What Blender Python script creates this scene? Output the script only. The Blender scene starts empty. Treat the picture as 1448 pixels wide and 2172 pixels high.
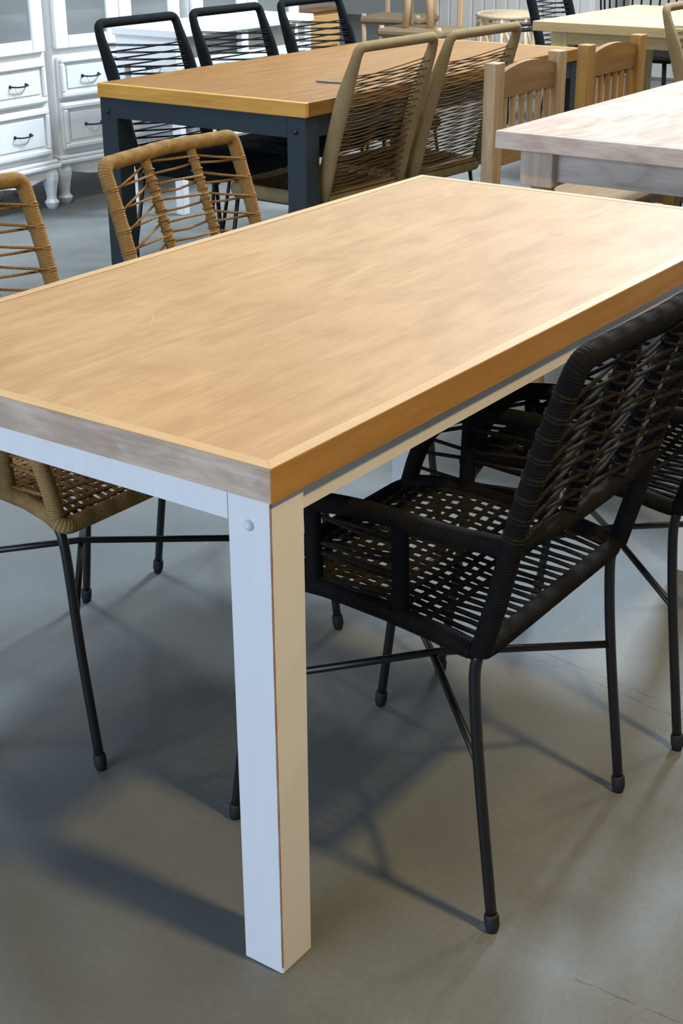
import bpy, math, random
from mathutils import Vector, Matrix
random.seed(7)
PI = math.pi
scene = bpy.context.scene
COL = scene.collection

# ------------------------------------------------------------ camera
# world axes follow the tables: X along the long side, Y across, Z up; origin under the near table corner
YAW, PITCH, ROLL = 0.954, 0.417, -0.0051
cam_d = bpy.data.cameras.new('camera')
cam_d.sensor_fit = 'HORIZONTAL'; cam_d.sensor_width = 36.0
cam_d.lens = 3020.1 / 1448 * 36.0
cam_d.clip_start = 0.05; cam_d.clip_end = 100
cam = bpy.data.objects.new('camera', cam_d); COL.objects.link(cam)
cp, sp, cr, sr = math.cos(PITCH), math.sin(PITCH), math.cos(ROLL), math.sin(ROLL)
r0, f0, u0 = Vector((1, 0, 0)), Vector((0, cp, -sp)), Vector((0, sp, cp))
rr, uu = cr*r0 + sr*u0, -sr*r0 + cr*u0
M3 = Matrix((rr, uu, -f0)).transposed()
M3 = Matrix.Rotation(-YAW, 3, 'Z') @ M3
cam.matrix_world = Matrix.Translation((-1.2166, -0.9647, 1.4011)) @ M3.to_4x4()
scene.camera = cam

# ------------------------------------------------------------ world and lights
scene.view_settings.view_transform = 'Standard'
scene.view_settings.look = 'None'
scene.view_settings.gamma = 1.0
scene.view_settings.use_curve_mapping = False
scene.view_settings.exposure = -0.08
w = bpy.data.worlds.new('world'); scene.world = w; w.use_nodes = True
bg = w.node_tree.nodes['Background']
bg.inputs['Color'].default_value = (0.62, 0.74, 1.0, 1); bg.inputs['Strength'].default_value = 0.17

def area(name, loc, target, size, power, color, sy=None):
    l = bpy.data.lights.new(name, 'AREA'); l.energy = power; l.color = color
    l.shape = 'RECTANGLE'; l.size = size; l.size_y = sy or size
    o = bpy.data.objects.new(name, l); COL.objects.link(o); o.location = loc
    o.rotation_euler = (Vector(target) - Vector(loc)).to_track_quat('-Z', 'Y').to_euler()
    return o
WARM = (1.0, 0.72, 0.33)
area('warm_ceiling_lamp', (0.15, -1.9, 3.3), (0.15, -0.6, 0), 0.25, 88, WARM)
area('window_left', (-7.0, 1.6, 2.2), (1.5, 1.4, 0.5), 5.0, 500, (0.58, 0.74, 1.0), 2.6)
area('cool_ceiling_lamp_ahead', (5.6, 1.1, 4.6), (1.0, 0.5, 0), 0.8, 510, (0.66, 0.82, 1.0))
area('ceiling_lamp_left_aisle', (1.6, 4.2, 4.3), (1.4, 2.0, 0), 0.6, 60, (0.9, 0.95, 1.0))
area('ceiling_lamp_right', (5.0, -1.4, 4.2), (4.0, 0.6, 0), 0.8, 70, (1.0, 0.86, 0.62))
area('ceiling_lamp_far', (6.8, 1.6, 4.3), (6.4, 4.2, 0), 1.8, 240, (0.97, 0.98, 1.0))
area('cabinet_fill_light', (1.4, 2.4, 4.3), (3.6, 4.6, 0.4), 1.2, 90, (0.88, 0.94, 1.0))  # added fill that brightens the white cabinets, no known lamp here
area('far_sheen_light', (12.6, 5.0, 3.4), (2.0, 2.0, 0.8), 9.0, 150, (0.88, 0.93, 1.0), 2.6)  # added to lay a cool sheen on the tabletops, no known window

# ------------------------------------------------------------ materials
def mat(name, color=(0.8, 0.8, 0.8), rough=0.5, metal=0.0, spec=0.5):
    m = bpy.data.materials.new(name); m.use_nodes = True
    b = m.node_tree.nodes['Principled BSDF']
    b.inputs['Base Color'].default_value = (*color, 1)
    b.inputs['Roughness'].default_value = rough
    b.inputs['Metallic'].default_value = metal
    b.inputs['Specular IOR Level'].default_value = spec
    return m
class NT:
    def __init__(s, m): s.t = m.node_tree; s.b = s.t.nodes['Principled BSDF']
    def n(s, typ, **kw):
        x = s.t.nodes.new(typ)
        for k, v in kw.items(): setattr(x, k, v)
        return x
    def l(s, a, b): s.t.links.new(a, b)
    def coords(s, scale=(1, 1, 1), rot=(0, 0, 0), which='Object'):
        tc = s.n('ShaderNodeTexCoord'); mp = s.n('ShaderNodeMapping')
        mp.inputs['Scale'].default_value = scale; mp.inputs['Rotation'].default_value = rot
        s.l(tc.outputs[which], mp.inputs['Vector']); return mp.outputs['Vector']
    def noise(s, vec, scale, detail=4, rough=0.55, dist=0.0):
        x = s.n('ShaderNodeTexNoise'); x.inputs['Scale'].default_value = scale
        x.inputs['Detail'].default_value = detail; x.inputs['Roughness'].default_value = rough
        x.inputs['Distortion'].default_value = dist
        s.l(vec, x.inputs['Vector']); return x.outputs['Fac']
    def ramp(s, fac, stops):
        x = s.n('ShaderNodeValToRGB'); e = x.color_ramp.elements
        while len(e) < len(stops): e.new(0.5)
        for i, (p, c) in enumerate(stops): e[i].position = p; e[i].color = (*c, 1)
        s.l(fac, x.inputs['Fac']); return x.outputs['Color']
    def mix(s, fac, a, b, mode='MIX'):
        x = s.n('ShaderNodeMix', data_type='RGBA', blend_type=mode)
        for sock, v in ((x.inputs['Factor'], fac), (x.inputs['A'], a), (x.inputs['B'], b)):
            if isinstance(v, (int, float)): sock.default_value = v
            elif isinstance(v, tuple): sock.default_value = (*v, 1)
            else: s.l(v, sock)
        return x.outputs['Result']
    def math(s, op, a, b=0.0, c=None):
        x = s.n('ShaderNodeMath', operation=op)
        for i, v in enumerate((a, b, c)):
            if v is None: continue
            if isinstance(v, (int, float)): x.inputs[i].default_value = v
            else: s.l(v, x.inputs[i])
        return x.outputs[0]
    def bump(s, h, strength=0.3, dist=0.001):
        x = s.n('ShaderNodeBump'); x.inputs['Strength'].default_value = strength; x.inputs['Distance'].default_value = dist
        s.l(h, x.inputs['Height']); s.l(x.outputs['Normal'], s.b.inputs['Normal'])

def wood(name, dark, light, axis='x', rough=0.4, grain=1.0, blotch=None, spec=0.5, bump=0.15, knots=False):
    m = mat(name, light, rough, spec=spec); N = NT(m)
    sc = {'x': (1.2, 14, 14), 'y': (14, 1.2, 14), 'z': (14, 14, 1.2)}[axis]
    v = N.coords(sc)
    g1 = N.noise(v, 3.2*grain, 6, 0.62, 0.6); g2 = N.noise(v, 14*grain, 3, 0.6)
    f = N.math('ADD', N.math('MULTIPLY', g1, 0.72), N.math('MULTIPLY', g2, 0.28))
    c = N.ramp(f, [(0.32, dark), (0.5, tuple((a+b)/2 for a, b in zip(dark, light))), (0.66, light)])
    if blotch:
        v2 = N.coords({'x': (1, 2.2, 2.2), 'y': (2.2, 1, 2.2), 'z': (2.2, 2.2, 1)}[axis])
        b1 = N.noise(v2, blotch[1], 5, 0.6, 0.8)
        k = N.ramp(b1, [(0.40, (1, 1, 1)), (0.62, blotch[0])])
        c = N.mix(1.0, c, k, 'MULTIPLY')
    if knots:
        v3 = N.coords({'x': (1.0, 3, 3), 'y': (3, 1.0, 3), 'z': (3, 3, 1.0)}[axis])
        vo = N.n('ShaderNodeTexVoronoi'); vo.inputs['Scale'].default_value = 2.6; N.l(v3, vo.inputs['Vector'])
        k = N.ramp(vo.outputs['Distance'], [(0.03, (0.45, 0.3, 0.22)), (0.11, (1, 1, 1))])
        c = N.mix(0.8, c, k, 'MULTIPLY')
    N.l(c, N.b.inputs['Base Color']); N.bump(f, bump, 0.0015)
    return m

def rope(name, c1, c2, pitch=0.0042, rough=0.85, bump=0.8):
    """wound cord: turns follow the tube's own length (UV u in metres)"""
    m = mat(name, c1, rough, spec=0.12); N = NT(m)
    uv = N.n('ShaderNodeUVMap'); sep = N.n('ShaderNodeSeparateXYZ'); N.l(uv.outputs['UV'], sep.inputs[0])
    ph = N.math('ADD', N.math('MULTIPLY', sep.outputs['X'], 2*PI/pitch), N.math('MULTIPLY', sep.outputs['Y'], 2*PI))
    s = N.math('ABSOLUTE', N.math('SINE', N.math('MULTIPLY', ph, 0.5)))
    nz = N.noise(N.coords((1, 1, 1)), 160, 3)
    nz2 = N.noise(N.coords((1, 1, 1)), 14, 3)
    c = N.ramp(N.math('ADD', N.math('MULTIPLY', nz, 0.55), N.math('MULTIPLY', nz2, 0.45)), [(0.3, c2), (0.7, c1)])
    c = N.mix(N.math('MULTIPLY', N.math('POWER', N.math('SUBTRACT', 1.0, s), 3.0), 0.6), c, tuple(x*0.35 for x in c2))
    N.l(c, N.b.inputs['Base Color']); N.bump(N.math('ADD', s, N.math('MULTIPLY', nz, 0.5)), bump, 0.0012)
    return m

def painted(name, color, wear=None, rough=0.45):
    m = mat(name, color, rough); N = NT(m)
    v = N.coords((9, 9, 1.2)); n1 = N.noise(v, 6, 5); n2 = N.noise(N.coords(), 7, 6, 0.7)
    c = N.ramp(n1, [(0.3, tuple(x*0.96 for x in color)), (0.7, color)])
    if wear:
        c = N.mix(N.ramp(n2, [(0.70, (0, 0, 0)), (0.76, (1, 1, 1))]), c, wear)
    N.l(c, N.b.inputs['Base Color']); N.bump(n1, 0.08, 0.001)
    return m

def bare(name, color, rough=0.6, metal=0.0, scale=30, amt=0.12):
    m = mat(name, color, rough, metal); N = NT(m)
    n1 = N.noise(N.coords(), scale, 4)
    N.l(N.ramp(n1, [(0.3, tuple(x*(1-amt) for x in color)), (0.7, tuple(min(1, x*(1+amt)) for x in color))]), N.b.inputs['Base Color'])
    return m

M = {}
M['top_panel'] = wood('oak_veneer_panel', (0.45, 0.275, 0.12), (0.555, 0.36, 0.172), 'x', 0.46, 0.8, ((0.86, 0.82, 0.79), 4.5), 0.3, 0.05)
M['rim_x'] = wood('oak_rim_long', (0.51, 0.33, 0.145), (0.61, 0.425, 0.22), 'x', 0.46, 0.8, None, 0.4, 0.06)
M['edge_long'] = wood('orange_oak_edge_warm_lit', (0.34, 0.17, 0.038), (0.47, 0.255, 0.07), 'x', 0.5, 0.8, None, 0.4, 0.06)  # orange stained edge, with warm lamp light mixed into the colour
M['rim_y'] = wood('oak_rim_short', (0.50, 0.325, 0.145), (0.59, 0.41, 0.21), 'y', 0.46, 0.8, None, 0.4, 0.06)
M['edge_short'] = wood('window_lit_oak_edge', (0.50, 0.36, 0.25), (0.74, 0.58, 0.43), 'y', 0.5, 1.5, ((0.78, 0.73, 0.71), 9), 0.4, 0.1)  # oak edge made paler, window light put into the colour
M['white_paint'] = painted('white_paint', (0.80, 0.79, 0.76))
M['worn_edge'] = bare('worn_edge_wood', (0.32, 0.16, 0.09), 0.7)
M['amber_top'] = wood('amber_stained_top', (0.165, 0.075, 0.014), (0.30, 0.145, 0.030), 'x', 0.45, 0.9, None, 0.18, 0.06)
M['amber_edge'] = wood('amber_stained_edge', (0.44, 0.21, 0.035), (0.66, 0.36, 0.07), 'y', 0.4, 0.8)
M['black_wood'] = painted('blue_black_paint', (0.017, 0.027, 0.035), None, 0.45)
M['lime_x'] = wood('whitewashed_plank_top', (0.38, 0.285, 0.21), (0.55, 0.445, 0.35), 'x', 0.6, 0.8, ((0.80, 0.72, 0.66), 5), 0.25, 0.15, True)
M['lime_y'] = wood('whitewashed_plank_edge', (0.50, 0.41, 0.34), (0.72, 0.62, 0.54), 'y', 0.55, 0.9, ((0.78, 0.72, 0.70), 6), 0.3, 0.2)
M['lime_z'] = wood('whitewashed_leg', (0.46, 0.34, 0.24), (0.64, 0.51, 0.39), 'z', 0.55, 0.9)
M['pine_x'] = wood('natural_pine_top', (0.44, 0.31, 0.165), (0.56, 0.42, 0.25), 'x', 0.5, 0.8, None, 0.4, 0.1, True)
M['pine_y'] = wood('natural_pine_edge', (0.40, 0.28, 0.11), (0.54, 0.40, 0.18), 'y', 0.55, 0.8)
M['pine_z'] = wood('natural_pine_leg', (0.46, 0.33, 0.14), (0.62, 0.46, 0.22), 'z', 0.55, 0.8)
M['teak_z'] = wood('honey_teak_post', (0.27, 0.18, 0.09), (0.45, 0.33, 0.185), 'z', 0.5, 0.9, None, 0.4, 0.15)
M['teak_x'] = wood('honey_teak_rail', (0.18, 0.10, 0.038), (0.31, 0.185, 0.075), 'x', 0.5, 0.9, None, 0.4, 0.15, True)
M['ochre_z'] = wood('ochre_teak_post', (0.23, 0.12, 0.028), (0.40, 0.225, 0.058), 'z', 0.5, 0.9, None, 0.4, 0.15)
M['ochre_x'] = wood('ochre_teak_rail', (0.17, 0.085, 0.02), (0.32, 0.17, 0.04), 'x', 0.5, 0.9, None, 0.4, 0.15, True)
M['gold_wood'] = wood('golden_sideboard_wood', (0.42, 0.24, 0.08), (0.60, 0.37, 0.14), 'x', 0.35, 0.7, None, 0.6, 0.1)
M['dark_gloss'] = wood('dark_glossy_top', (0.10, 0.05, 0.03), (0.22, 0.12, 0.07), 'x', 0.15, 0.8, None, 0.8, 0.1)
M['beech_z'] = wood('pale_beech', (0.60, 0.42, 0.24), (0.76, 0.57, 0.36), 'z', 0.5, 0.6)
M['black_rope'] = rope('black_wound_cord', (0.012, 0.0098, 0.0088), (0.0045, 0.004, 0.004))
M['black_cord'] = rope('black_thin_cord', (0.026, 0.0195, 0.0125), (0.009, 0.007, 0.005), 0.012, bump=0.4)
M['tan_rope'] = rope('tan_wound_cord', (0.41, 0.265, 0.105), (0.27, 0.16, 0.055))
M['tan_cord'] = rope('tan_thin_cord', (0.36, 0.215, 0.08), (0.25, 0.14, 0.05), 0.012, bump=0.4)
M['khaki_rope'] = rope('khaki_wound_cord', (0.34, 0.255, 0.13), (0.235, 0.17, 0.08), 0.0035)
M['khaki_cord'] = rope('khaki_thin_cord', (0.16, 0.10, 0.045), (0.10, 0.06, 0.026), 0.012, bump=0.4)
M['slate_rope'] = rope('slate_black_wound_cord', (0.013, 0.016, 0.018), (0.007, 0.009, 0.010), 0.0035)
M['slate_cord'] = rope('slate_black_thin_cord', (0.014, 0.016, 0.019), (0.008, 0.009, 0.011), 0.012, bump=0.4)
M['steel'] = bare('black_steel', (0.006, 0.006, 0.0065), 0.38, 0.0, 60)
M['rubber'] = bare('black_rubber', (0.009, 0.009, 0.009), 0.7)
M['cab_white'] = painted('cabinet_white_paint', (0.80, 0.82, 0.82), None, 0.4)
M['cab_grey'] = bare('grey_backing_board', (0.34, 0.34, 0.31), 0.6)
M['handle'] = bare('dark_iron', (0.02, 0.02, 0.022), 0.45, 0.6)
M['rattan'] = wood('peeled_rattan', (0.54, 0.41, 0.24), (0.80, 0.66, 0.44), 'z', 0.5, 2.0)
M['paper_cord'] = rope('paper_cord', (0.66, 0.52, 0.34), (0.50, 0.38, 0.23), 0.006)
M['card'] = mat('white_card', (0.85, 0.86, 0.88), 0.5)
M['scratch'] = mat('scratched_lacquer', (0.70, 0.54, 0.36), 0.6)
M['ink'] = mat('dark_ink', (0.06, 0.06, 0.08), 0.6)
M['pen_metal'] = mat('silver_pen', (0.30, 0.30, 0.32), 0.35, 0.7)
M['wall_paint'] = bare('wall_paint', (0.52, 0.53, 0.50), 0.8, 0, 3, 0.04)
M['pale_panel'] = bare('pale_blue_panel', (0.55, 0.63, 0.68), 0.5, 0, 3, 0.04)

def glass_mat():
    m = mat('cabinet_glass', (0.9, 0.95, 0.95), 0.04)
    b = m.node_tree.nodes['Principled BSDF']
    b.inputs['Transmission Weight'].default_value = 0.9; b.inputs['IOR'].default_value = 1.3
    return m
M['glass'] = glass_mat()

def floor_mat():
    m = mat('sealed_concrete', (0.2, 0.2, 0.2), 0.55, spec=0.3); N = NT(m)
    v = N.coords()
    a = N.noise(v, 1.3, 6, 0.6); b = N.noise(v, 6, 5, 0.6); c = N.noise(v, 260, 2, 0.6); g = N.noise(v, 70, 3, 0.6)
    f = N.math('ADD', N.math('MULTIPLY', a, 0.45), N.math('ADD', N.math('MULTIPLY', b, 0.2), N.math('ADD', N.math('MULTIPLY', c, 0.2), N.math('MULTIPLY', g, 0.15))))
    col = N.ramp(f, [(0.34, (0.118, 0.127, 0.122)), (0.52, (0.160, 0.171, 0.163)), (0.66, (0.212, 0.225, 0.214))])
    # two long hairline scratches running side by side, and a faint crack
    sep = N.n('ShaderNodeSeparateXYZ'); N.l(v, sep.inputs[0])
    wob = N.math('MULTIPLY', N.math('SUBTRACT', N.noise(v, 9, 5, 0.7), 0.5), 0.035)
    brk = N.ramp(N.noise(v, 22, 4, 0.7), [(0.42, (0, 0, 0)), (0.52, (1, 1, 1))])
    mask = None
    for nx, ny, k, wd, ylo, yhi in ((0.991, -0.134, 0.999, 0.0017, -0.3, 0.2), (0.991, -0.134, 0.972, 0.0013, -0.22, 0.16), (0.9996, 0.03, 0.225, 0.0012, -0.62, -0.33)):
        dd = N.math('ADD', N.math('ADD', N.math('MULTIPLY', sep.outputs['X'], nx), N.math('MULTIPLY', sep.outputs['Y'], ny)), wob)
        h = N.math('LESS_THAN', N.math('ABSOLUTE', N.math('SUBTRACT', dd, k)), wd)
        h = N.math('MULTIPLY', h, N.math('MULTIPLY', N.math('GREATER_THAN', sep.outputs['Y'], ylo), N.math('LESS_THAN', sep.outputs['Y'], yhi)))
        mask = h if mask is None else N.math('MAXIMUM', mask, h)
    mask = N.math('MULTIPLY', N.math('MULTIPLY', mask, brk), 0.55)
    col = N.mix(mask, col, (0.05, 0.05, 0.055))
    N.l(col, N.b.inputs['Base Color'])
    N.l(N.ramp(b, [(0.3, (0.52,)*3), (0.7, (0.66,)*3)]), N.b.inputs['Roughness'])
    N.bump(f, 0.12, 0.002)
    return m
M['floor'] = floor_mat()

# ------------------------------------------------------------ mesh helpers
class MB:
    def __init__(s): s.v = []; s.f = []; s.uv = []; s.sm = []
    def box(s, x0, x1, y0, y1, z0, z1, b=0.0, mt=None):
        """box with chamfered edges of width b"""
        if b <= 0:
            base = len(s.v)
            P = [(x, y, z) for z in (z0, z1) for (x, y) in ((x0, y0), (x1, y0), (x1, y1), (x0, y1))]
            F = [(3, 2, 1, 0), (4, 5, 6, 7), (0, 1, 5, 4), (1, 2, 6, 5), (2, 3, 7, 6), (3, 0, 4, 7)]
            s._add(P, F, mt); return s
        cx, cy, cz = (x0+x1)/2, (y0+y1)/2, (z0+z1)/2
        hx, hy, hz = abs(x1-x0)/2, abs(y1-y0)/2, abs(z1-z0)/2
        b = min(b, hx*0.9, hy*0.9, hz*0.9)
        P = []; idx = {}
        for sx in (-1, 1):
            for sy in (-1, 1):
                for sz in (-1, 1):
                    for ax in range(3):
                        q = [hx-b, hy-b, hz-b]; q[ax] += b
                        idx[(sx, sy, sz, ax)] = len(P)
                        P.append((cx+sx*q[0], cy+sy*q[1], cz+sz*q[2]))
        F = []
        def q4(a, b_, c, d): F.append((a, b_, c, d))
        for ax in range(3):
            o1, o2 = (ax+1) % 3, (ax+2) % 3
            for sg in (-1, 1):
                L = []
                for (p, q) in ((-1, -1), (1, -1), (1, 1), (-1, 1)):
                    k = [0, 0, 0]; k[ax] = sg; k[o1] = p; k[o2] = q
                    L.append(idx[(*k, ax)])
                F.append(tuple(L if sg > 0 else L[::-1]))
            for p in (-1, 1):
                for q in (-1, 1):
                    A_ = [0, 0, 0]; B_ = [0, 0, 0]
                    A_[ax] = -1; A_[o1] = p; A_[o2] = q; B_[ax] = 1; B_[o1] = p; B_[o2] = q
                    L = [idx[(*A_, o1)], idx[(*B_, o1)], idx[(*B_, o2)], idx[(*A_, o2)]]
                    F.append(tuple(L if p*q < 0 else L[::-1]))
        for sx in (-1, 1):
            for sy in (-1, 1):
                for sz in (-1, 1):
                    L = [idx[(sx, sy, sz, 0)], idx[(sx, sy, sz, 1)], idx[(sx, sy, sz, 2)]]
                    F.append(tuple(L if sx*sy*sz > 0 else L[::-1]))
        s._add(P, F, mt); return s
    def _add(s, P, F, mt=None, smooth=False):
        base = len(s.v)
        s.v += [tuple(mt @ Vector(p)) if mt else tuple(p) for p in P]
        for f in F:
            s.f.append(tuple(base+i for i in f)); s.uv.append([(0, 0)]*len(f)); s.sm.append(smooth)
    def prism(s, poly, z0, z1, mt=None):
        """poly: list of (x,y) counter-clockwise, extruded in z"""
        n = len(poly)
        P = [(x, y, z0) for x, y in poly] + [(x, y, z1) for x, y in poly]
        F = [tuple(range(n))[::-1], tuple(range(n, 2*n))] + [(i, (i+1) % n, n+(i+1) % n, n+i) for i in range(n)]
        s._add(P, F, mt); return s
    def lathe(s, prof, n=16, mt=None, sq=None):
        """prof: list of (r,z) bottom to top; sq: number of sides for faceted turning"""
        k = sq or n; P = []; F = []
        for r, z in prof:
            for i in range(k):
                a = 2*PI*(i+0.5)/k; P.append((r*math.cos(a), r*math.sin(a), z))
        for j in range(len(prof)-1):
            for i in range(k):
                F.append((j*k+i, j*k+(i+1) % k, (j+1)*k+(i+1) % k, (j+1)*k+i))
        F.append(tuple(range(k))[::-1]); F.append(tuple(range((len(prof)-1)*k, len(prof)*k)))
        s._add(P, F, mt, smooth=not sq); return s
    def tube(s, pts, r, seg=10, closed=False, ripple=None, ref=None, caps=True):
        """sweep along pts; r: float, list, or (r_ref, r_side) pairs; ripple=(amp, pitch) winds a cord round it"""
        pts = [Vector(p) for p in pts]; n = len(pts)
        if isinstance(r, (int, float)): r = [(r, r)]*n
        elif isinstance(r, tuple): r = [r]*n
        else: r = [q if isinstance(q, tuple) else (q, q) for q in r]
        if ripple:
            amp, pitch = ripple; step = pitch/3.0
            L = [0.0]
            idxs = list(range(n)) + ([0] if closed else [])
            for i in range(1, len(idxs)): L.append(L[-1] + (pts[idxs[i]]-pts[idxs[i-1]]).length)
            m = max(4, int(L[-1]/step)); np_, nr = [], []
            j = 0
            for k in range(m + (0 if closed else 1)):
                d = L[-1]*k/m
                while j < len(L)-2 and L[j+1] < d: j += 1
                t = (d-L[j])/max(1e-9, L[j+1]-L[j])
                a, b = idxs[j], idxs[j+1]
                np_.append(pts[a].lerp(pts[b], t))
                nr.append((r[a][0]*(1-t)+r[b][0]*t, r[a][1]*(1-t)+r[b][1]*t))
            pts, r, n = np_, nr, len(np_)
        T = []
        for i in range(n):
            if closed: t = pts[(i+1) % n] - pts[i-1]
            else: t = pts[min(i+1, n-1)] - pts[max(i-1, 0)]
            T.append(t.normalized() if t.length > 1e-9 else Vector((0, 0, 1)))
        if ref is None:
            ref = Vector((0, 0, 1)) if abs(T[0].z) < 0.9 else Vector((1, 0, 0))
        N_ = (Vector(ref) - T[0]*T[0].dot(Vector(ref))).normalized()
        base = len(s.v); U = 0.0; us = []
        for i in range(n):
            if i: 
                U += (pts[i]-pts[i-1]).length
                N_ = (N_ - T[i]*T[i].dot(N_)).normalized()
            us.append(U)
            B_ = T[i].cross(N_)
            for k in range(seg):
                a = 2*PI*k/seg; e = 0.0
                if ripple: e = ripple[0]*(abs(math.sin(PI*U/ripple[1] + a/2))-0.6)
                s.v.append(tuple(pts[i] + N_*math.cos(a)*(r[i][0]+e) + B_*math.sin(a)*(r[i][1]+e)))
        tot = U + (pts[0]-pts[-1]).length
        for i in range(n if closed else n-1):
            j = (i+1) % n; u0_, u1_ = us[i], (us[j] if j else tot)
            for k in range(seg):
                k2 = (k+1) % seg
                s.f.append((base+i*seg+k, base+i*seg+k2, base+j*seg+k2, base+j*seg+k))
                s.uv.append([(u0_, k/seg), (u0_, (k+1)/seg), (u1_, (k+1)/seg), (u1_, k/seg)]); s.sm.append(True)
        if not closed and caps:
            s.f.append(tuple(base+k for k in range(seg))[::-1]); s.uv.append([(0, 0)]*seg); s.sm.append(False)
            s.f.append(tuple(base+(n-1)*seg+k for k in range(seg))); s.uv.append([(0, 0)]*seg); s.sm.append(False)
        return s
    def build(s, name, material, parent=None, loc=None, rotz=0.0):
        me = bpy.data.meshes.new(name); me.from_pydata(s.v, [], s.f)
        ul = me.uv_layers.new(name='UVMap'); data = [c for f in s.uv for uv in f for c in uv]
        ul.data.foreach_set('uv', data)
        me.polygons.foreach_set('use_smooth', s.sm)
        me.materials.append(material); me.update()
        o = bpy.data.objects.new(name, me); COL.objects.link(o)
        if parent: o.parent = parent
        if loc: o.location = loc
        o.rotation_euler.z = rotz
        return o

def spline(P, per=6, closed=False):
    """Catmull-Rom through P"""
    P = [Vector(p) for p in P]; n = len(P); out = []
    for i in range(n if closed else n-1):
        p1, p2 = P[i], P[(i+1) % n]
        p0 = P[i-1] if (i or closed) else p1*2-p2
        p3 = P[(i+2) % n] if (i+2 < n or closed) else p2*2-p1
        for k in range(per):
            t = k/per
            out.append(0.5*((2*p1) + (p2-p0)*t + (2*p0-5*p1+4*p2-p3)*t*t + (3*p1-p0-3*p2+p3)*t**3))
    if not closed: out.append(P[-1])
    return out

def rounded(P, rad, per=5, closed=False):
    """polyline with its corners rounded off"""
    P = [Vector(p) for p in P]; n = len(P); out = []
    if isinstance(rad, (int, float)): rad = [rad]*n
    for i in range(n):
        if not closed and i in (0, n-1) or rad[i] <= 0: out.append(P[i]); continue
        a, b, c = P[i-1], P[i], P[(i+1) % n]
        d1 = (a-b); d2 = (c-b); q = min(rad[i], d1.length*0.49, d2.length*0.49)
        p, r_ = b+d1.normalized()*q, b+d2.normalized()*q
        for k in range(per+1):
            t = k/per; out.append((1-t)**2*p + 2*t*(1-t)*b + t*t*r_)
    return out

def at_z(path, z):
    for a, b in zip(path, path[1:]):
        if (a.z-z)*(b.z-z) <= 0 and abs(a.z-b.z) > 1e-6:
            return a.lerp(b, (z-a.z)/(b.z-a.z))
    return path[0] if abs(path[0].z-z) < abs(path[-1].z-z) else path[-1]
def at_y(path, y):
    for a, b in zip(path, path[1:]):
        if (a.y-y)*(b.y-y) <= 0 and abs(a.y-b.y) > 1e-6:
            return a.lerp(b, (y-a.y)/(b.y-a.y))
    return path[0] if abs(path[0].y-y) < abs(path[-1].y-y) else path[-1]

def thing(name, label, cat, loc=(0, 0, 0), rotz=0.0, group=None):
    o = bpy.data.objects.new(name, None); COL.objects.link(o); o.empty_display_size = 0.1
    o.location = loc; o.rotation_euler.z = rotz
    return tag(o, label, cat, group)
def tag(o, label, cat, group=None):
    o['label'] = label; o['category'] = cat
    if group: o['group'] = group
    return o
def struct(o): o['kind'] = 'structure'; return o
def dup(root, loc, rotz, label, group=None):
    r = root.copy(); COL.objects.link(r); r.location = loc; r.rotation_euler.z = rotz; r['label'] = label
    if group: r['group'] = group
    for ch in list(root.children):
        c = ch.copy(); COL.objects.link(c); c.parent = r
        for g in list(ch.children):
            d = g.copy(); COL.objects.link(d); d.parent = c
    return r

# ------------------------------------------------------------ setting
struct(MB().box(-7, 14, -5, 11, -0.12, 0.0).build('floor', M['floor']))
struct(MB().box(13.0, 13.15, -5, 11, 0.0, 4.6).build('wall_back', M['wall_paint']))
struct(MB().box(-7, 13.0, 10.0, 10.15, 0.0, 4.6).build('wall_left', M['wall_paint']))

# ------------------------------------------------------------ tables
def mitre_rim(t, x1, y1, z0, z1, w, mx, my, name='edge_strip'):
    for poly, m in (([(0, 0), (x1, 0), (x1-w, w), (w, w)], mx), ([(x1, y1), (0, y1), (w, y1-w), (x1-w, y1-w)], mx),
                    ([(0, y1), (0, 0), (w, w), (w, y1-w)], my), ([(x1, 0), (x1, y1), (x1-w, y1-w), (x1-w, w)], my)):
        cx = sum(p[0] for p in poly)/4; cy = sum(p[1] for p in poly)/4
        MB().prism([(cx+(p[0]-cx)*0.9996, cy+(p[1]-cy)*0.9996) for p in poly], z0, z1).build(name, m, t)

L, W, H, TH = 1.651, 0.833, 0.77, 0.0455
t = thing('dining_table', 'large oak topped dining table on square white painted legs in the foreground', 'table')
MB().box(0.0209, L-0.0209, 0.0209, W-0.0209, H-TH, H-0.0006).build('tabletop', M['top_panel'], t)
mitre_rim(t, L, W, H-TH, H, 0.0198, M['rim_x'], M['rim_y'])
for y in (-0.0006, W-0.0008):  # thin strips added over the slab edges, carrying the lit edge tone
    MB().box(0.0006, L-0.0006, y, y+0.0014, H-TH, H-0.0012).build('lit_edge_strip', M['edge_long'], t)['label'] = 'thin added strip, orange brown edge with warm light in its colour'
MB().box(-0.0006, 0.0006, 0.0006, W-0.0006, H-TH, H-0.0012).build('lit_edge_strip', M['edge_short'], t)['label'] = 'thin added strip, end edge coloured pale for window light'  # added strip, pale colour stands in for window light on this end
sc_ = MB(); sc_.tube([(0.345, 0.5005, H-0.0004), (0.372, 0.526, H-0.0003), (0.398, 0.544, H-0.0003), (0.415, 0.5595, H-0.0004)], (0.0003, 0.0004), 6)
sc_.build('scratch', M['scratch'], t)['label'] = 'fine pale scratch'
ov, lw = 0.008, 0.068
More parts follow.
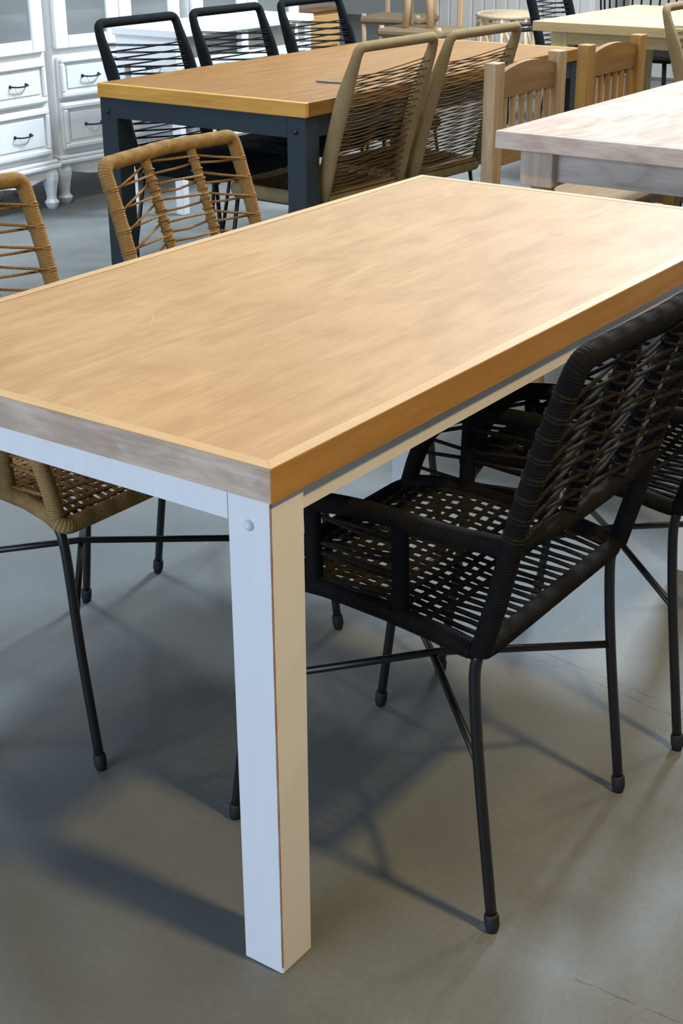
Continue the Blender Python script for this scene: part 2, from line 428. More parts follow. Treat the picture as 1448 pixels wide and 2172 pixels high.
for x in (ov, L-ov-lw):
    for y in (ov, W-ov-lw):
        if x > 1 and y < 0.1: x -= 0.05
        lg = MB().box(x, x+lw, y, y+lw, 0.0, H-TH, 0.0022).build('leg', M['white_paint'], t)
        if x < 0.1 and y < 0.1:   # bare wood showing along the rubbed front arris
            e = MB()
            wx = spline([(x+0.0008+0.0003*math.sin(7.0*q), y+0.0008, 0.012+0.71*q/9.0) for q in range(10)], 4)
            e.tube(wx, [0.0008+0.0006*abs(math.sin(2.3*q)) for q in range(len(wx))], 6)
            e.build('worn_corner', M['worn_edge'], lg)['label'] = 'reddish bare wood showing on the rubbed corner'
        if x < 0.1:
            by = y+lw/2 if y < 0.1 else y+lw/2
            MB().lathe([(0.0075, 0), (0.0075, 0.002), (0.006, 0.0042), (0.0042, 0.0062), (0.0, 0.007)], 16,
                       Matrix.Translation((x, by, 0.684)) @ Matrix.Rotation(-PI/2, 4, 'Y')).build('bolt', M['white_paint'], lg)
ap = 0.041
for y in (ov+0.010, W-ov-0.030):
    MB().box(ov+lw-0.001, L-ov-lw+0.001, y, y+0.02, H-TH-ap, H-TH-0.0002).build('apron', M['white_paint'], t)
for x in (ov+0.001, L-ov-0.021):
    MB().box(x, x+0.02, ov+lw+0.0004, W-ov-lw-0.0004, H-TH-ap, H-TH-0.0002).build('apron', M['white_paint'], t)

# amber table behind
def plain_table(name, label, x0, x1, y0, y1, th, leg, ap_h, mtop, medge, mleg, map_, ov=0.01, bolt=False):
    t = thing(name, label, 'table', (x0, y0, 0))
    X, Y = x1-x0, y1-y0
    MB().box(0.02, X-0.02, 0.0, Y, H-th, H, 0.002).build('tabletop', mtop, t)
    for x in (0, X-0.0197): MB().box(x, x+0.0197, 0, Y, H-th, H, 0.002).build('end_edging', medge, t)
    for x in (ov, X-ov-leg):
        for y in (ov, Y-ov-leg):
            lg = MB().box(x, x+leg, y, y+leg, 0, H-th, 0.003).build('leg', mleg, t)
            if bolt and x < 0.2:
                MB().lathe([(0.008, 0), (0.008, 0.003), (0.006, 0.006), (0, 0.009)], 12,
                           Matrix.Translation((x, y+leg/2, 0.677)) @ Matrix.Rotation(-PI/2, 4, 'Y')).build('bolt', M['handle'], lg)
    for y in (ov+0.002, Y-ov-0.024):
        MB().box(ov+leg, X-ov-leg, y, y+0.022, H-th-ap_h, H-th-0.0002).build('apron', map_, t)
    for x in (ov+0.002, X-ov-0.024):
        MB().box(x, x+0.022, ov+leg, Y-ov-leg, H-th-ap_h, H-th-0.0002).build('apron', map_, t)
    return t
plain_table('dining_table', 'amber stained dining table on thick blue-black legs behind the foreground table',
            2.45, 4.36, 1.765, 2.66, 0.047, 0.075, 0.066, M['amber_top'], M['amber_edge'], M['black_wood'], M['black_wood'], 0.004, True)
plain_table('dining_table', 'pale natural pine dining table at top right with a small card on it',
            5.34, 6.53, 0.95, 2.52, 0.045, 0.09, 0.062, M['pine_x'], M['pine_y'], M['pine_z'], M['pine_y'], 0.07)

# whitewashed table, turned legs below square blocks
X0, X1, Y0, Y1 = 2.33, 4.15, -0.02, 1.01
t = thing('dining_table', 'whitewashed rustic plank table with block topped turned legs at right edge', 'table', (X0, Y0, 0))
MB().box(0.0, X1-X0, 0, Y1-Y0, H-0.048, H, 0.003).build('tabletop', M['lime_x'], t)
MB().box(-0.0185, -0.0003, 0, Y1-Y0, H-0.048, H, 0.002).build('end_edging', M['lime_y'], t)
for x in (0.05, X1-X0-0.15):
    for y in (0.045, Y1-Y0-0.145):
        lg = MB().box(x, x+0.1, y, y+0.1, 0.615, H-0.0485, 0.002).build('leg', M['lime_z'], t)
        MB().lathe([(0.026, 0), (0.034, 0.03), (0.028, 0.08), (0.036, 0.11), (0.031, 0.14), (0.030, 0.2), (0.038, 0.36), (0.046, 0.48), (0.042, 0.53), (0.030, 0.545),
                    (0.044, 0.565), (0.046, 0.585), (0.030, 0.60), (0.040, 0.612), (0.040, 0.6149)], 20, Matrix.Translation((x+0.05, y+0.05, 0))).build('turned_shaft', M['teak_z'], lg)
for y in (0.062, Y1-Y0-0.09):
    MB().box(0.15, X1-X0-0.15, y, y+0.028, 0.628, H-0.0485).build('apron', M['lime_x'], t)
for x in (0.085, X1-X0-0.12):
    MB().box(x, x+0.028, 0.1453, Y1-Y0-0.1453, 0.628, H-0.0485).build('apron', M['lime_y'], t)

# ------------------------------------------------------------ rope armchair
def armchair(label, rope_m, cord_m, group, loc, rotz, pitch_back=0.029, seat_gap=0.0205, cross_gap=0.0225, cord_r=0.0030):
    t = thing('rope_armchair', label, 'chair', loc, rotz, group)
    RIP = (0.0011, 0.0046); R = 0.0142
    hx = 0.212
    # back frame: one tube, up one side, over, down the other
    side = [(-0.20, 0.452), (-0.223, 0.54), (-0.246, 0.65), (-0.276, 0.76), (-0.303, 0.842), (-0.318, 0.880)]
    left = [Vector((-hx, y, z)) for y, z in side]; right = [Vector((hx, y, z)) for y, z in side]
    path = left[:-1] + [Vector((-hx, -0.318, 0.884)), Vector((0, -0.330, 0.889)), Vector((hx, -0.318, 0.884))] + right[:-1][::-1]
    rad = [0]*5 + [0.075, 0.0, 0.075] + [0]*5
    back = rounded(path, rad, 8)
    MB().tube(back, R+0.001, 12, ripple=RIP, ref=(0, 1, 0)).build('back_frame', rope_m, t)
    pl = [Vector((-hx, y, z)) for y, z in side]; pr_ = [Vector((hx, y, z)) for y, z in side]
    # stiles between the top rail and the lower back rail, bowed a little backwards
    stl = []
    for sx in (-0.075, 0.075):
        sp_ = spline([(sx, -0.249, 0.622), (sx, -0.268, 0.70), (sx, -0.300, 0.80), (sx, -0.327, 0.878)], 5)
        stl.append(sp_)
        MB().tube(sp_, 0.0105, 10, ripple=(0.0009, 0.005)).build('back_stile', rope_m, t)
    low = spline([(-hx, -0.240, 0.620), (-0.1, -0.252, 0.616), (0.1, -0.252, 0.616), (hx, -0.240, 0.620)], 6)
    MB().tube(low, 0.0130, 12, ripple=RIP).build('lower_back_rail', rope_m, t)
    # cords of the back: zigzags from post to stile, stile to stile, stile to post
    cols = [pl, stl[0], stl[1], pr_]
    bw = MB(); z_lo, z_hi = 0.632, 0.838
    nrow = int((z_hi-z_lo)/pitch_back)+1
    jit = random.Random(3)
    for k in range(nrow):
        zp = z_lo + k*pitch_back
        s1, s2 = zp+0.013, zp+0.013+pitch_back*0.5
        for outer, inner, sg in ((cols[0], cols[1], 1), (cols[3], cols[2], -1)):
            for q, (za, zb) in enumerate(((zp, s1), (zp+0.0055, min(s2, 0.862)))):
                A_, B_ = at_z(outer, za), at_z(inner, zb+jit.uniform(-0.002, 0.002))
                o1 = Vector((0, 0.014 if q else -0.014, 0)); o2 = Vector((0, -0.009 if q else 0.009, 0))
                bw.tube([A_+o1, (A_+B_)/2+(o1+o2)/2+Vector((0, 0, -0.001)), B_+o2], cord_r, 6)
        for q, zz in enumerate((s1, s2)):
            if zz > 0.868: continue
            A_, B_ = at_z(cols[1], zz-0.002+jit.uniform(-0.003, 0.003)), at_z(cols[2], zz+0.003+jit.uniform(-0.004, 0.004))
            o = Vector((0, 0.010 if q else -0.010, 0))
            bw.tube([A_+o, (A_+B_)/2+Vector((0, 0, -0.0015)), B_-o*(1 if k % 2 else -1)], cord_r, 6)
    for c, st in enumerate(cols):
        z = z_lo; inner = c in (1, 2)
        rr_ = 0.0118 if inner else 0.0146
        while z < (0.866 if inner else z_hi):
            for dz in ((0.0, 0.005) if not inner else (0.0,)):
                p = at_z(st, z+dz); q = at_z(st, z+dz+0.004); ax = (q-p).normalized() if (q-p).length > 1e-6 else Vector((0, 0, 1))
                u = Vector((1, 0, 0)); v = ax.cross(u)
                ring = [p + u*math.cos(a)*rr_ + v*math.sin(a)*rr_ for a in [2*PI*i/10 for i in range(10)]]
                bw.tube(ring, cord_r*0.9, 5, closed=True)
            z += pitch_back*0.5 if inner else pitch_back
    bw.build('back_weave', cord_m, t)
    # seat frame
    sy = [(-0.200, 0.450), (-0.13, 0.462), (-0.05, 0.471), (0.05, 0.477), (0.12, 0.474), (0.17, 0.464), (0.205, 0.448)]
    loop = [Vector((-hx-0.002, y, z)) for y, z in sy] + [Vector((hx+0.002, y, z)) for y, z in sy[::-1]]
    n = len(sy); rads = [0.03] + [0.0]*(n-2) + [0.05, 0.05] + [0.0]*(n-2) + [0.03]
    sl = rounded(loop, rads, 5, closed=True)
    MB().tube(sl, R, 12, closed=True, ripple=RIP).build('seat_frame', rope_m, t)
    railL = [Vector((-hx, y, z)) for y, z in sy]
    def seat_z(x, y):
        z = at_y(railL, y).z
        return z - 0.016*(1-(x/hx)**2)*min(1, (y+0.2)/0.1, (0.21-y)/0.1 if y < 0.21 else 0)
    sw = MB()
    x = -hx+0.02
    i = 0
    while x < hx-0.012:
        for dx in (-0.0024, 0.0024):
            pts = []
            for j in range(9):
                y = -0.196 + (0.396)*j/8
                pts.append((x+dx, y, seat_z(x, y) + 0.0012*(1 if (i+j) % 2 else -1)))
            sw.tube(pts, 0.0026, 6, caps=False)
        x += seat_gap; i += 1
    y = -0.10; j = 0
    while y < 0.19:
        for dy in (-0.0024, 0.0024):
            pts = [(-hx + 2*hx*k/8, y+dy+0.0012*math.sin(k*2.1+j), seat_z(-hx+2*hx*k/8, y) + 0.0015*(1 if (k+j) % 2 else -1)) for k in range(9)]
            sw.tube(pts, 0.0026, 6, caps=False)
        y += cross_gap; j += 1
    sw.build('seat_weave', cord_m, t)
    # arms, their posts and cords
    for s in (-1, 1):
        arm = spline([(s*hx, -0.236, 0.616), (s*(hx+0.004), -0.14, 0.613), (s*(hx+0.006), -0.05, 0.617), (s*(hx+0.006), 0.04, 0.613),
                      (s*(hx+0.003), 0.105, 0.598), (s*hx, 0.148, 0.562), (s*hx, 0.172, 0.515), (s*hx, 0.188, 0.462)], 6)
        MB().tube(arm, [R]*len(arm), 12, ripple=RIP).build('armrest', rope_m, t)
        posts = []
        for py in (-0.072, 0.075):
            p = [Vector((s*(hx+0.006), py, 0.610)), Vector((s*hx, py, 0.475))]
            posts.append(p); MB().tube(p, 0.0125, 10, ripple=RIP).build('arm_post', rope_m, t)
        wv = MB()
        for k in range(4):
            z = 0.495+0.028*k
            A_ = Vector((s*hx, -0.072, z)); B_ = Vector((s*hx, 0.075, z+(0.008 if k % 2 else -0.006)))
            wv.tube([A_, (A_+B_)/2+Vector((s*0.004, 0, -0.003)), B_], 0.0034, 6); wv.tube([A_+Vector((0, 0, 0.008)), B_+Vector((0, 0, -0.002))], 0.0034, 6)
            C_ = at_z(arm[::-1], min(z, 0.56)); wv.tube([B_, C_], 0.0034, 6)
        wv.build('side_weave', cord_m, t)
    # steel legs with rubber caps, and the crossed braces
    for sx in (-1, 1):
        for sy_, pts in ((-1, [(0.210, -0.195, 0.447), (0.211, -0.192, 0.40), (0.211, -0.205, 0.26), (0.213, -0.238, 0.0065)]),
                         (1, [(0.206, 0.178, 0.447), (0.208, 0.196, 0.40), (0.210, 0.214, 0.22), (0.213, 0.243, 0.0065)])):
            pp = spline([(sx*a, b, c) for a, b, c in pts], 5)
            lg = MB().tube(pp, 0.0083, 12).build('leg', M['steel'], t)
            d = (pp[-1]-pp[-4]).normalized(); e = pp[-1]
            MB().tube([e-d*0.024, e-d*0.020, e-d*0.004, e+Vector((0, 0, -0.0065))], [0.0095, 0.0112, 0.0112, 0.0085], 12).build('foot_cap', M['rubber'], lg)
    for s in (-1, 1):
        MB().tube([(s*0.2105, -0.204, 0.272), (0, 0.0, 0.284+s*0.0055), (-s*0.2095, 0.206, 0.272)], 0.0062, 10).build('cross_brace', M['steel'], t)
    return t

GB, GT = 'black rope armchairs along the right side of the foreground table', 'tan rope armchairs on the far side of the foreground table'
c1 = armchair('black rope armchair nearest the camera, tucked in beside the front white leg', M['black_rope'], M['black_cord'], GB, (0.469, 0.052, 0), 0.0)
c2 = dup(c1, (1.062, 0.028, 0), 0.031, 'second black rope armchair, cut by right frame edge behind the nearest one', GB)
t1 = armchair('tan rope armchair at far left, only half its back inside the frame', M['tan_rope'], M['tan_cord'], GT, (0.452, 0.81, 0), PI-0.03, 0.040, 0.018, 0.020, 0.0027)
t2 = dup(t1, (1.085, 0.78, 0), PI+0.03, 'tan rope armchair with whole back visible behind the middle of the tabletop', GT)

# ------------------------------------------------------------ high backed spaghetti cord chair
def highback(label, rope_m, cord_m, group, loc, rotz):
    t = thing('rope_dining_chair', label, 'chair', loc, rotz, group)
    hx = 0.214
    side = [(-0.200, 0.44), (-0.240, 0.60), (-0.292, 0.77), (-0.335, 0.88), (-0.350, 0.93)]
    path = [(-hx, y, z) for y, z in side[:-1]] + [(-hx+0.004, -0.352, 0.932), (hx-0.004, -0.352, 0.932)] + [(hx, y, z) for y, z in side[:-1][::-1]]
    back = rounded(path, [0, 0.1, 0.1, 0, 0.075, 0.075, 0, 0.1, 0.1, 0], 8)
    n = len(back)
    rad = []
    for p in back:
        k = min(1, max(0, (0.90-p.z)/0.12)); rad.append((0.0165+0.0125*k, 0.0165-0.001*k))
    MB().tube(back, rad, 14, ref=(0, 1, 0)).build('back_frame', rope_m, t)
    L_ = [Vector((-hx, y, z)) for y, z in side]; R_ = [Vector((hx, y, z)) for y, z in side]
    bw = MB(); z = 0.462; k = 0
    while z < 0.848:
        for dy in (-0.012, 0.010):
            A_ = at_z(L_, z + (0.004 if dy > 0 else 0)); B_ = at_z(R_, z+(0.034 if k % 2 else -0.006)+(0.006 if dy > 0 else 0))
            o = Vector((0, dy, 0)); bw.tube([A_+o, (A_+B_)/2+o+Vector((0, 0, -0.002)), B_+o], 0.0021, 5, caps=False)
        z += 0.0125; k += 1
    bw.build('back_weave', cord_m, t)
    # seat: fat wound frame and tight cords
    sf = rounded([(-hx, -0.20, 0.44), (hx, -0.20, 0.44), (hx, 0.20, 0.44), (-hx, 0.20, 0.44)], [0.03, 0.03, 0.06, 0.06], 6, closed=True)
    MB().tube(sf, (0.024, 0.016), 14, closed=True, ref=(0, 0, 1)).build('seat_frame', rope_m, t)
    sw = MB(); y = -0.185; k = 0
    while y < 0.19:
        sw.tube([(-hx, y, 0.455), (0, y+0.004*(k % 3), 0.447), (hx, y+(0.007 if k % 2 else -0.003), 0.455)], 0.0032, 5, caps=False)
        y += 0.0105; k += 1
    sw.build('seat_weave', cord_m, t)
    for sx in (-1, 1):
        for a, b, c, d in ((0.20, -0.17, 0.235, -0.235), (0.20, 0.17, 0.225, 0.225)):
            lg = MB().tube([(sx*a, b, 0.43), (sx*c, d, 0.012)], 0.0075, 10).build('leg', M['steel'], t)
            MB().lathe([(0.010, 0), (0.010, 0.022)], 12, Matrix.Translation((sx*c, d, 0))).build('foot_cap', M['rubber'], lg)
        MB().tube([(sx*0.2, -0.185, 0.415), (sx*0.2, 0.185, 0.415)], 0.006, 8).build('side_rail', M['steel'], t)
    return t
GK, GKT = 'black cord high back chairs behind the amber table', 'khaki cord high back chairs in front of the amber table'
h1 = highback('black cord high back chair at the left end of the amber table', M['slate_rope'], M['slate_cord'], GK, (2.925, 2.545, 0), PI)
dup(h1, (3.465, 2.56, 0), PI, 'black cord high back chair in the middle behind the amber table', GK)
dup(h1, (4.03, 2.56, 0), PI, 'black cord high back chair at far end of amber table, right of middle one', GK)
h2 = dup(h1, (6.43, 2.70, 0), PI, 'black cord high back chair behind the pale pine table, cut by top edge')
if 'group' in h2: del h2['group']
k1 = highback('khaki cord high back chair nearer the camera at the amber table', M['khaki_rope'], M['khaki_cord'], GKT, (2.785, 1.985, 0), -0.03)
dup(k1, (3.27, 1.94, 0), -0.05, 'khaki cord high back chair farther along amber table, beside the slatted chair', GKT)
k3 = dup(k1, (4.66, 1.10, 0), PI, 'khaki cord high back chair cut off by the right frame edge near pine table')
if 'group' in k3: del k3['group']

# ------------------------------------------------------------ slatted wooden chairs
def slat_chair(label, mz, mx, loc, rotz, group):
    t = thing('slatted_chair', label, 'chair', loc, rotz, group)
    # back posts (local y+ is the sitter's back), front legs, seat
    for s in (-1, 1):
        x = s*0.215
        MB().box(x-0.029, x+0.029, 0.148, 0.192, 0, 0.875, 0.0022).build('back_post', mz, t)
        MB().box(x-0.024, x+0.024, -0.215, -0.17, 0, 0.42, 0.004).build('leg', mz, t)
        MB().box(x-0.012, x+0.012, -0.1695, 0.1475, 0.36, 0.415, 0.002).build('side_rail', mx, t)
    arc = []
    n = 12; h = 0.186
    for i in range(n+1):
        u = -1+2*i/n; arc.append((u*h, 0.838+0.026*(1-u*u)))
    low = [(-h, 0.762), (h, 0.762)]
    poly = [(p[0], p[1]) for p in low] + [(p[0], p[1]) for p in arc[::-1]]
    mt = Matrix.Translation((0, 0.181, 0)) @ Matrix.Rotation(PI/2, 4, 'X')
    MB().prism(poly, 0, 0.022, mt).build('top_rail', mx, t)
    MB().box(-0.186, 0.186, 0.16, 0.18, 0.545, 0.605, 0.003).build('lower_back_rail', mx, t)
    for i in range(6):
        x = -0.145 + 0.058*i
        MB().box(x-0.013, x+0.013, 0.163, 0.175, 0.604, 0.763, 0.002).build('back_slat', mz, t)
    MB().box(-0.19, 0.19, -0.205, -0.185, 0.36, 0.415, 0.002).build('front_rail', mx, t)
    MB().box(-0.235, 0.235, -0.235, 0.1475, 0.4205, 0.445, 0.008).build('seat', mx, t)
    return t
GS = 'slatted wooden chairs behind the whitewashed table'
slat_chair('honey brown slatted chair with pale end-grain post beside whitewashed table corner', M['teak_z'], M['teak_x'], (3.105, 1.175, 0), 0.0, GS)
slat_chair('darker ochre slatted chair standing just beyond the honey brown slatted one', M['ochre_z'], M['ochre_x'], (3.755, 1.175, 0), 0.0, GS)

# ------------------------------------------------------------ white display cabinets
def cabinet(label, loc, rotz, group):
    t = thing('display_cabinet', label, 'cabinet', loc, rotz, group)
    Wd, D, Ht = 0.80, 0.42, 1.75
    cw = M['cab_white']
    # carcass (front at y=0, body behind at +y)
    b = MB(); b.box(0, Wd, 0.012, D, 0.2, 0.715, 0.003)
    b.box(0, 0.022, 0.012, D, 0.715, Ht); b.box(Wd-0.022, Wd, 0.012, D, 0.715, Ht)
    b.box(0.022, Wd-0.022, D-0.012, D, 0.715, Ht); b.box(0, Wd, 0.012, D, Ht, Ht+0.03)
    b.build('body', cw, t)
    MB().box(0.0225, Wd-0.0225, 0.06, D-0.02, 1.06, 1.075).build('shelf', cw, t)
    mo = MB(); mo.box(-0.022, Wd+0.022, -0.022, D+0.01, 0.185, 0.208, 0.007); mo.box(-0.012, Wd+0.012, -0.012, D+0.005, 0.208, 0.226, 0.006)
    mo.build('base_moulding', cw, t)
    # shaped apron under the moulding
    n = 24; top = [(0.02+(Wd-0.04)*i/n, 0.184) for i in range(n+1)]
    bot = [(0.02+(Wd-0.04)*i/n, 0.135+0.022*math.cos(4*PI*i/n)*0.6-0.012*math.exp(-((i/n-0.5)/0.09)**2)) for i in range(n+1)]
    MB().prism(bot+top[::-1], 0, 0.02, Matrix.Translation((0, 0.026, 0)) @ Matrix.Rotation(PI/2, 4, 'X')).build('apron', cw, t)
    prof = [(0.020, 0), (0.028, 0.012), (0.036, 0.030), (0.024, 0.045), (0.024, 0.062), (0.031, 0.10), (0.040, 0.135), (0.042, 0.16), (0.034, 0.1845)]
    for x in (0.022, Wd-0.022):
        for y in (0.022, D-0.03):
            MB().lathe(prof, sq=8, mt=Matrix.Translation((x, y, 0))).build('leg', cw, t)
    for z0, z1 in ((0.25, 0.465), (0.482, 0.672)):
        d = MB(); x0, x1 = 0.018, Wd-0.018
        d.box(x0, x1, -0.004, 0.0115, z0, z1, 0.004)
        for (a, b_, c, e) in ((x0+0.008, x1-0.008, z0+0.006, z0+0.03), (x0+0.008, x1-0.008, z1-0.03, z1-0.006)):
            d.box(a, b_, -0.018, -0.0045, c, e, 0.006)
        for (a, b_) in ((x0+0.008, x0+0.032), (x1-0.032, x1-0.008)):
            d.box(a, b_, -0.018, -0.0045, z0+0.03, z1-0.03, 0.006)
        d.box(x0+0.046, x1-0.046, -0.009, -0.0045, z0+0.045, z1-0.045, 0.004)
        dr = d.build('drawer', cw, t)
        for hx_ in (0.20, Wd-0.20):
            h = MB(); zc = (z0+z1)/2+0.0
            h.tube(spline([(hx_-0.048, -0.012, zc), (hx_-0.044, -0.028, zc-0.001), (hx_, -0.032, zc-0.004), (hx_+0.044, -0.028, zc-0.001), (hx_+0.048, -0.012, zc)], 4), 0.0036, 8)
            for q in (-0.048, 0.048): h.lathe([(0.008, -0.006), (0.008, 0.002), (0.004, 0.006)], 10, Matrix.Translation((hx_+q, -0.010, zc)) @ Matrix.Rotation(PI/2, 4, 'X'))
            h.tube(spline([(hx_-0.034, -0.022, zc-0.004), (hx_-0.014, -0.019, zc-0.034), (hx_+0.012, -0.019, zc-0.034), (hx_+0.034, -0.022, zc-0.004)], 4), 0.0007, 5)
            h.build('handle', M['handle'], dr)
    for x0, x1 in ((0.012, Wd/2-0.002), (Wd/2+0.002, Wd-0.012)):
        z0, z1 = 0.705, Ht-0.01
        d = MB(); s = 0.076
        d.box(x0, x0+s, -0.010, 0.0115, z0, z1, 0.004); d.box(x1-s, x1, -0.010, 0.0115, z0, z1, 0.004)
        d.box(x0+s, x1-s, -0.010, 0.0115, z0, z0+0.055, 0.004); d.box(x0+s, x1-s, -0.010, 0.0115, z1-0.07, z1, 0.004)
        dr = d.build('door', cw, t)
        MB().box(x0+s-0.002, x1-s+0.002, 0.0, 0.004, z0+0.05, z1-0.065).build('pane', M['glass'], dr)
    return t
GC = 'white glazed cabinets along the back left'
th1 = math.radians(1.3)
cab1 = cabinet('white glazed cabinet at left edge with two black handled drawers', (3.466-0.765*math.cos(th1), 4.0-0.765*math.sin(th1), 0), th1, GC)
th2 = math.radians(-6)
def along(s, o=(3.575, 4.035)): return (o[0]+s*math.cos(th2), o[1]+s*math.sin(th2), 0)
dup(cab1, along(0.0), th2, 'second white glazed cabinet, partly hidden by the leftmost black cord chair', GC)
dup(cab1, along(0.86), th2, 'white glazed cabinet farthest right, above the low white console', GC)

# low white console with open compartments
x0, x1, y0, y1 = 3.70, 4.70, 3.40, 3.76
t = thing('console_table', 'low white console table with grey backed compartments behind black cord chairs', 'table', (x0, y0, 0))
cw = M['cab_white']; X, Y = x1-x0, y1-y0; HZ = 0.81
MB().box(-0.012, X+0.012, -0.012, Y+0.012, HZ-0.035, HZ, 0.004).build('tabletop', cw, t)
b = MB(); b.box(0, X, 0.0, Y, 0.645, 0.675)
b.box(0, 0.02, 0.0, Y, 0.675, HZ-0.035)
for x in (0.02, 0.46, X-0.05): b.box(x, x+0.05, 0.0, 0.03, 0.675, HZ-0.035); b.box(x, x+0.05, Y-0.03, Y, 0.675, HZ-0.035)
b.build('compartment_frame', cw, t)
MB().box(0.0705, X-0.0505, 0.06, 0.075, 0.6752, HZ-0.0352).build('backing_board', M['cab_grey'], t)
for x in (0.0, X-0.045):
    for y in (0.0, Y-0.045): MB().box(x, x+0.045, y, y+0.045, 0, 0.6448, 0.003).build('leg', cw, t)

# golden sideboard with a glossy dark top, behind the console
t = thing('sideboard', 'golden wood sideboard with glossy dark top behind the black cord chairs', 'cabinet', (5.72, 4.50, 0))
MB().box(0, 0.78, 0.0, 0.5, 0.06, 0.665, 0.004).build('body', M['gold_wood'], t)
MB().box(-0.015, 0.795, -0.02, 0.515, 0.6655, 0.70, 0.004).build('top', M['dark_gloss'], t)
for i in range(2):
    x = 0.03+0.37*i
    MB().box(x, x+0.35, -0.012, -0.0003, 0.46, 0.645, 0.004).build('drawer', M['gold_wood'], t)
    MB().box(x, x+0.35, -0.012, -0.0003, 0.08, 0.44, 0.004).build('door', M['gold_wood'], t)
for x in (0.0, 0.72):
    for y in (0.02, 0.42): MB().box(x, x+0.06, y, y+0.06, 0, 0.0598).build('foot', M['gold_wood'], t)

# ------------------------------------------------------------ woven seat frames with stools standing on them
def cord_chair(label, loc, rotz, group):
    t = thing('woven_seat_chair', label, 'chair', loc, rotz, group)
    for sx in (-1, 1):
        MB().tube([(sx*0.22, -0.2, 0), (sx*0.225, -0.2, 0.465)], 0.019, 12).build('leg', M['beech_z'], t)
        MB().box(sx*0.2-0.019, sx*0.2+0.019, 0.185, 0.22, 0, 0.80, 0.008).build('back_post', M['beech_z'], t)
        MB().tube([(sx*0.22, -0.2, 0.2), (sx*0.2, 0.2, 0.2)], 0.011, 10).build('side_stretcher', M['beech_z'], t)
    MB().box(-0.18, 0.18, 0.192, 0.214, 0.70, 0.78, 0.006).build('top_rail', M['beech_z'], t)
    MB().box(-0.255, 0.255, -0.235, 0.184, 0.392, 0.448, 0.018).build('seat', M['paper_cord'], t)
    return t
GW = 'woven seat chairs stacked with stools'
wc = cord_chair('pale woven seat chair in front of the pair, stool legs standing on its seat', (7.86, 4.74, 0), math.radians(-84), GW)
dup(wc, (8.62, 5.42, 0), math.radians(-80), 'pale woven seat chair at the back of the pair', GW)

def round_stool(label, loc, rotz, group):
    t = thing('wooden_stool', label, 'stool', loc, rotz, group)
    MB().lathe([(0.13, 0.44), (0.155, 0.445), (0.155, 0.47), (0.14, 0.478)], 28).build('seat', M['beech_z'], t)
    for i in range(4):
        a = PI/4+i*PI/2
        MB().tube([(0.125*math.cos(a), 0.125*math.sin(a), 0.0005), (0.085*math.cos(a), 0.085*math.sin(a), 0.44)], [0.026, 0.034], 14).build('leg', M['beech_z'], t)
    return t
round_stool('low beech stool with thick round legs standing on the front woven seat', (7.84, 4.76, 0.4485), 0.5, None)

# rattan stool
t = thing('rattan_stool', 'natural rattan stool with crossed cane legs behind the khaki cord chairs', 'stool', (7.95, 4.10, 0), 0.35)
HS, R_ = 0.55, 0.26
ring = [(R_*math.cos(a), R_*0.8*math.sin(a), HS) for a in [2*PI*i/24 for i in range(24)]]
b = MB(); b.tube(ring, 0.016, 8, closed=True); b.tube([(x*0.94, y*0.94, z-0.045) for x, y, z in ring], 0.012, 8, closed=True)
for i in range(-6, 7):
    x = i*0.036; h = 0.8*math.sqrt(max(0, R_**2-x*x)); b.tube([(x, -h, HS+0.004), (x+0.01, h, HS+0.004)], 0.008, 6)
b.build('seat', M['rattan'], t)
for i in range(8):
    a = 2*PI*i/8
    p = Vector((R_*math.cos(a), R_*0.8*math.sin(a), HS-0.01)); q = Vector((0.27*math.cos(a), 0.24*math.sin(a), 0.016))
    MB().tube([p, q], 0.013, 8).build('leg', M['rattan'], t)
b = MB()
for i in range(8):
    a, c = 2*PI*i/8, 2*PI*(i+1)/8
    b.tube([(R_*math.cos(a), R_*0.8*math.sin(a), HS-0.02), (0.27*math.cos(c), 0.24*math.sin(c), 0.10)], 0.009, 6)
b.tube([(0.26*math.cos(2*PI*i/20), 0.23*math.sin(2*PI*i/20), 0.07) for i in range(20)], 0.011, 6, closed=True)
b.build('cane_bracing', M['rattan'], t)

# white panelled chest behind the rattan stool, grey wardrobe to its right
t = thing('panelled_chest', 'white vertical panelled chest behind the rattan stool', 'cabinet', (9.3, 4.1, 0))
b = MB(); b.box(0, 0.45, 0, 1.5, 0, 0.95, 0.004); b.build('body', cw, t)
MB().box(-0.02, 0.47, -0.02, 1.52, 0.9505, 0.985, 0.004).build('top', cw, t)
b = MB()
for i in range(14): b.box(-0.012, -0.0005, 0.03+i*0.105, 0.118+i*0.105, 0.06, 0.93, 0.004)
b.build('front_boards', cw, t)
t = thing('wardrobe', 'tall grey wardrobe with white side panel behind the pine table', 'cabinet', (9.4, 2.7, 0))
MB().box(0, 0.5, 0.0, 1.15, 0, 1.9, 0.004).build('body', M['wall_paint'], t)
MB().box(-0.02, -0.0005, 0.0, 0.5, 0.02, 1.88, 0.003).build('door', cw, t)
MB().box(-0.02, -0.0005, 0.51, 1.15, 0.02, 1.88, 0.003).build('door', M['wall_paint'], t)
t = MB().box(9.0, 9.06, 1.6, 2.35, 0.0, 1.7, 0.01).build('room_divider', M['pale_panel'])
tag(t, 'pale blue grey upright panel standing behind the pine table', 'panel')

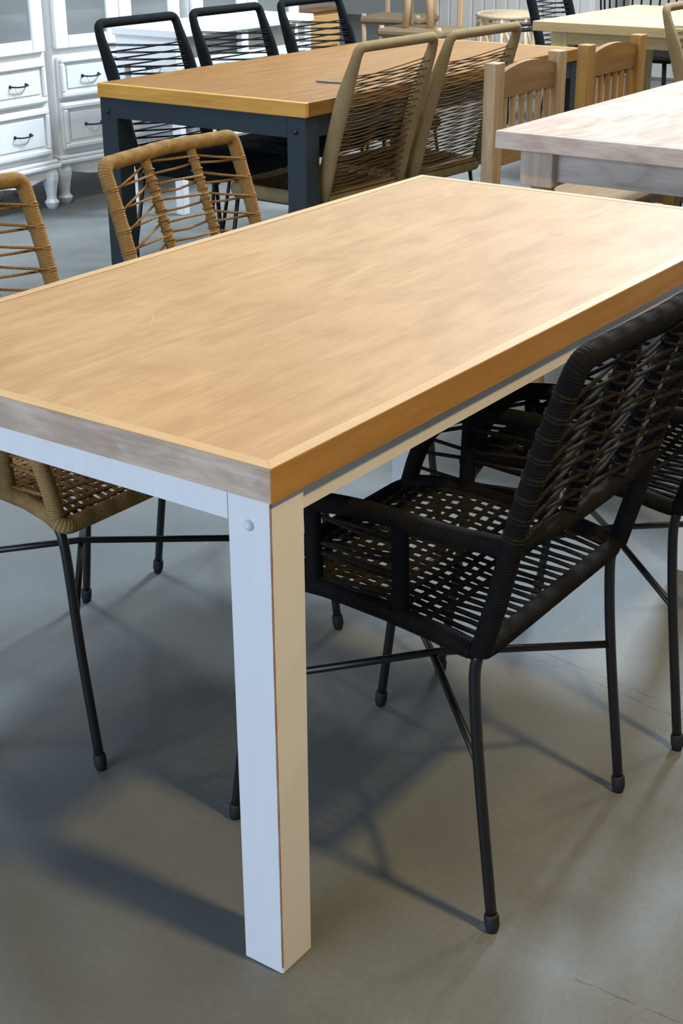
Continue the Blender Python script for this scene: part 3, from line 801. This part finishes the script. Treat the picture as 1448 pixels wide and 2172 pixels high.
# dark spindle armchairs behind the pine table
def spindle(label, m, loc, rotz, group):
    t = thing('spindle_armchair', label, 'chair', loc, rotz, group)
    MB().box(-0.27, 0.27, -0.25, 0.22, 0.40, 0.44, 0.02).build('seat', m, t)
    arc = [(0.30*math.cos(a), 0.02+0.26*math.sin(a), 0.80) for a in [PI*i/16 for i in range(17)]]
    MB().tube(arc, 0.014, 8).build('back_rail', m, t)
    for i in range(17):
        p = arc[i]; MB().tube([(p[0]*0.88, p[1]*0.84, 0.42), p], 0.0065, 6).build('spindle', m, t)
    for sx in (-1, 1):
        for y in (-0.22, 0.19): MB().tube([(sx*0.22, y, 0.40), (sx*0.25, y*1.12, 0)], 0.014, 8).build('leg', m, t)
    return t
spindle('dark spindle backed armchair peeking over the far edge of the pine table', M['black_rope'], (7.30, 2.80, 0), math.radians(-85), 'spindle armchairs beyond the pine table')
spindle('brown spindle backed armchair right of the dark one, beyond pine table', M['tan_rope'], (7.80, 2.16, 0), math.radians(-85), 'spindle armchairs beyond the pine table')

# black folded stroller-like frame chair between the khaki chair and pine table
t = thing('tub_chair', 'black framed chair with pale seat left of the pine table corner', 'chair', (7.14, 3.38, 0), 0.4)
MB().tube(spline([(-0.2, -0.2, 0.40), (-0.22, -0.2, 0.52), (-0.2, -0.05, 0.57), (-0.18, 0.18, 0.56), (0.0, 0.22, 0.57), (0.18, 0.18, 0.56), (0.2, -0.05, 0.57), (0.22, -0.2, 0.52), (0.2, -0.2, 0.40)], 6), 0.013, 8).build('arm_frame', M['steel'], t)
MB().box(-0.19, 0.19, -0.19, 0.19, 0.38, 0.42, 0.015).build('seat', M['pale_panel'], t)
for sx in (-1, 1):
    for y in (-0.2, 0.2): MB().tube([(sx*0.2, y, 0.40), (sx*0.21, y, 0)], 0.011, 8).build('leg', M['steel'], t)

# ------------------------------------------------------------ small things
t = thing('pen', 'thin silver pen lying on the amber tabletop', 'pen', (2.886, 1.972, H+0.0042), math.radians(-80))
MB().tube([(-0.066, 0, 0), (-0.058, 0, 0), (0.05, 0, 0), (0.066, 0, 0)], [0.001, 0.0038, 0.0042, 0.003], 10).build('barrel', M['pen_metal'], t)
MB().tube([(0.02, 0.0045, 0.002), (0.06, 0.0045, 0.002)], 0.001, 6).build('clip', M['pen_metal'], t)
t = thing('price_card', 'small white card with dark print lying on the pine table', 'card', (5.87, 2.27, H), math.radians(12))
MB().box(-0.05, 0.05, -0.022, 0.022, 0.0, 0.006, 0.001).build('card', M['card'], t)
b = MB()
for q in (-0.007, 0.007): b.box(-0.02, 0.03, q-0.0022, q+0.0022, 0.0061, 0.0066)
b.box(0.025, 0.032, -0.012, 0.012, 0.0061, 0.0066)
b.build('print', M['ink'], t)
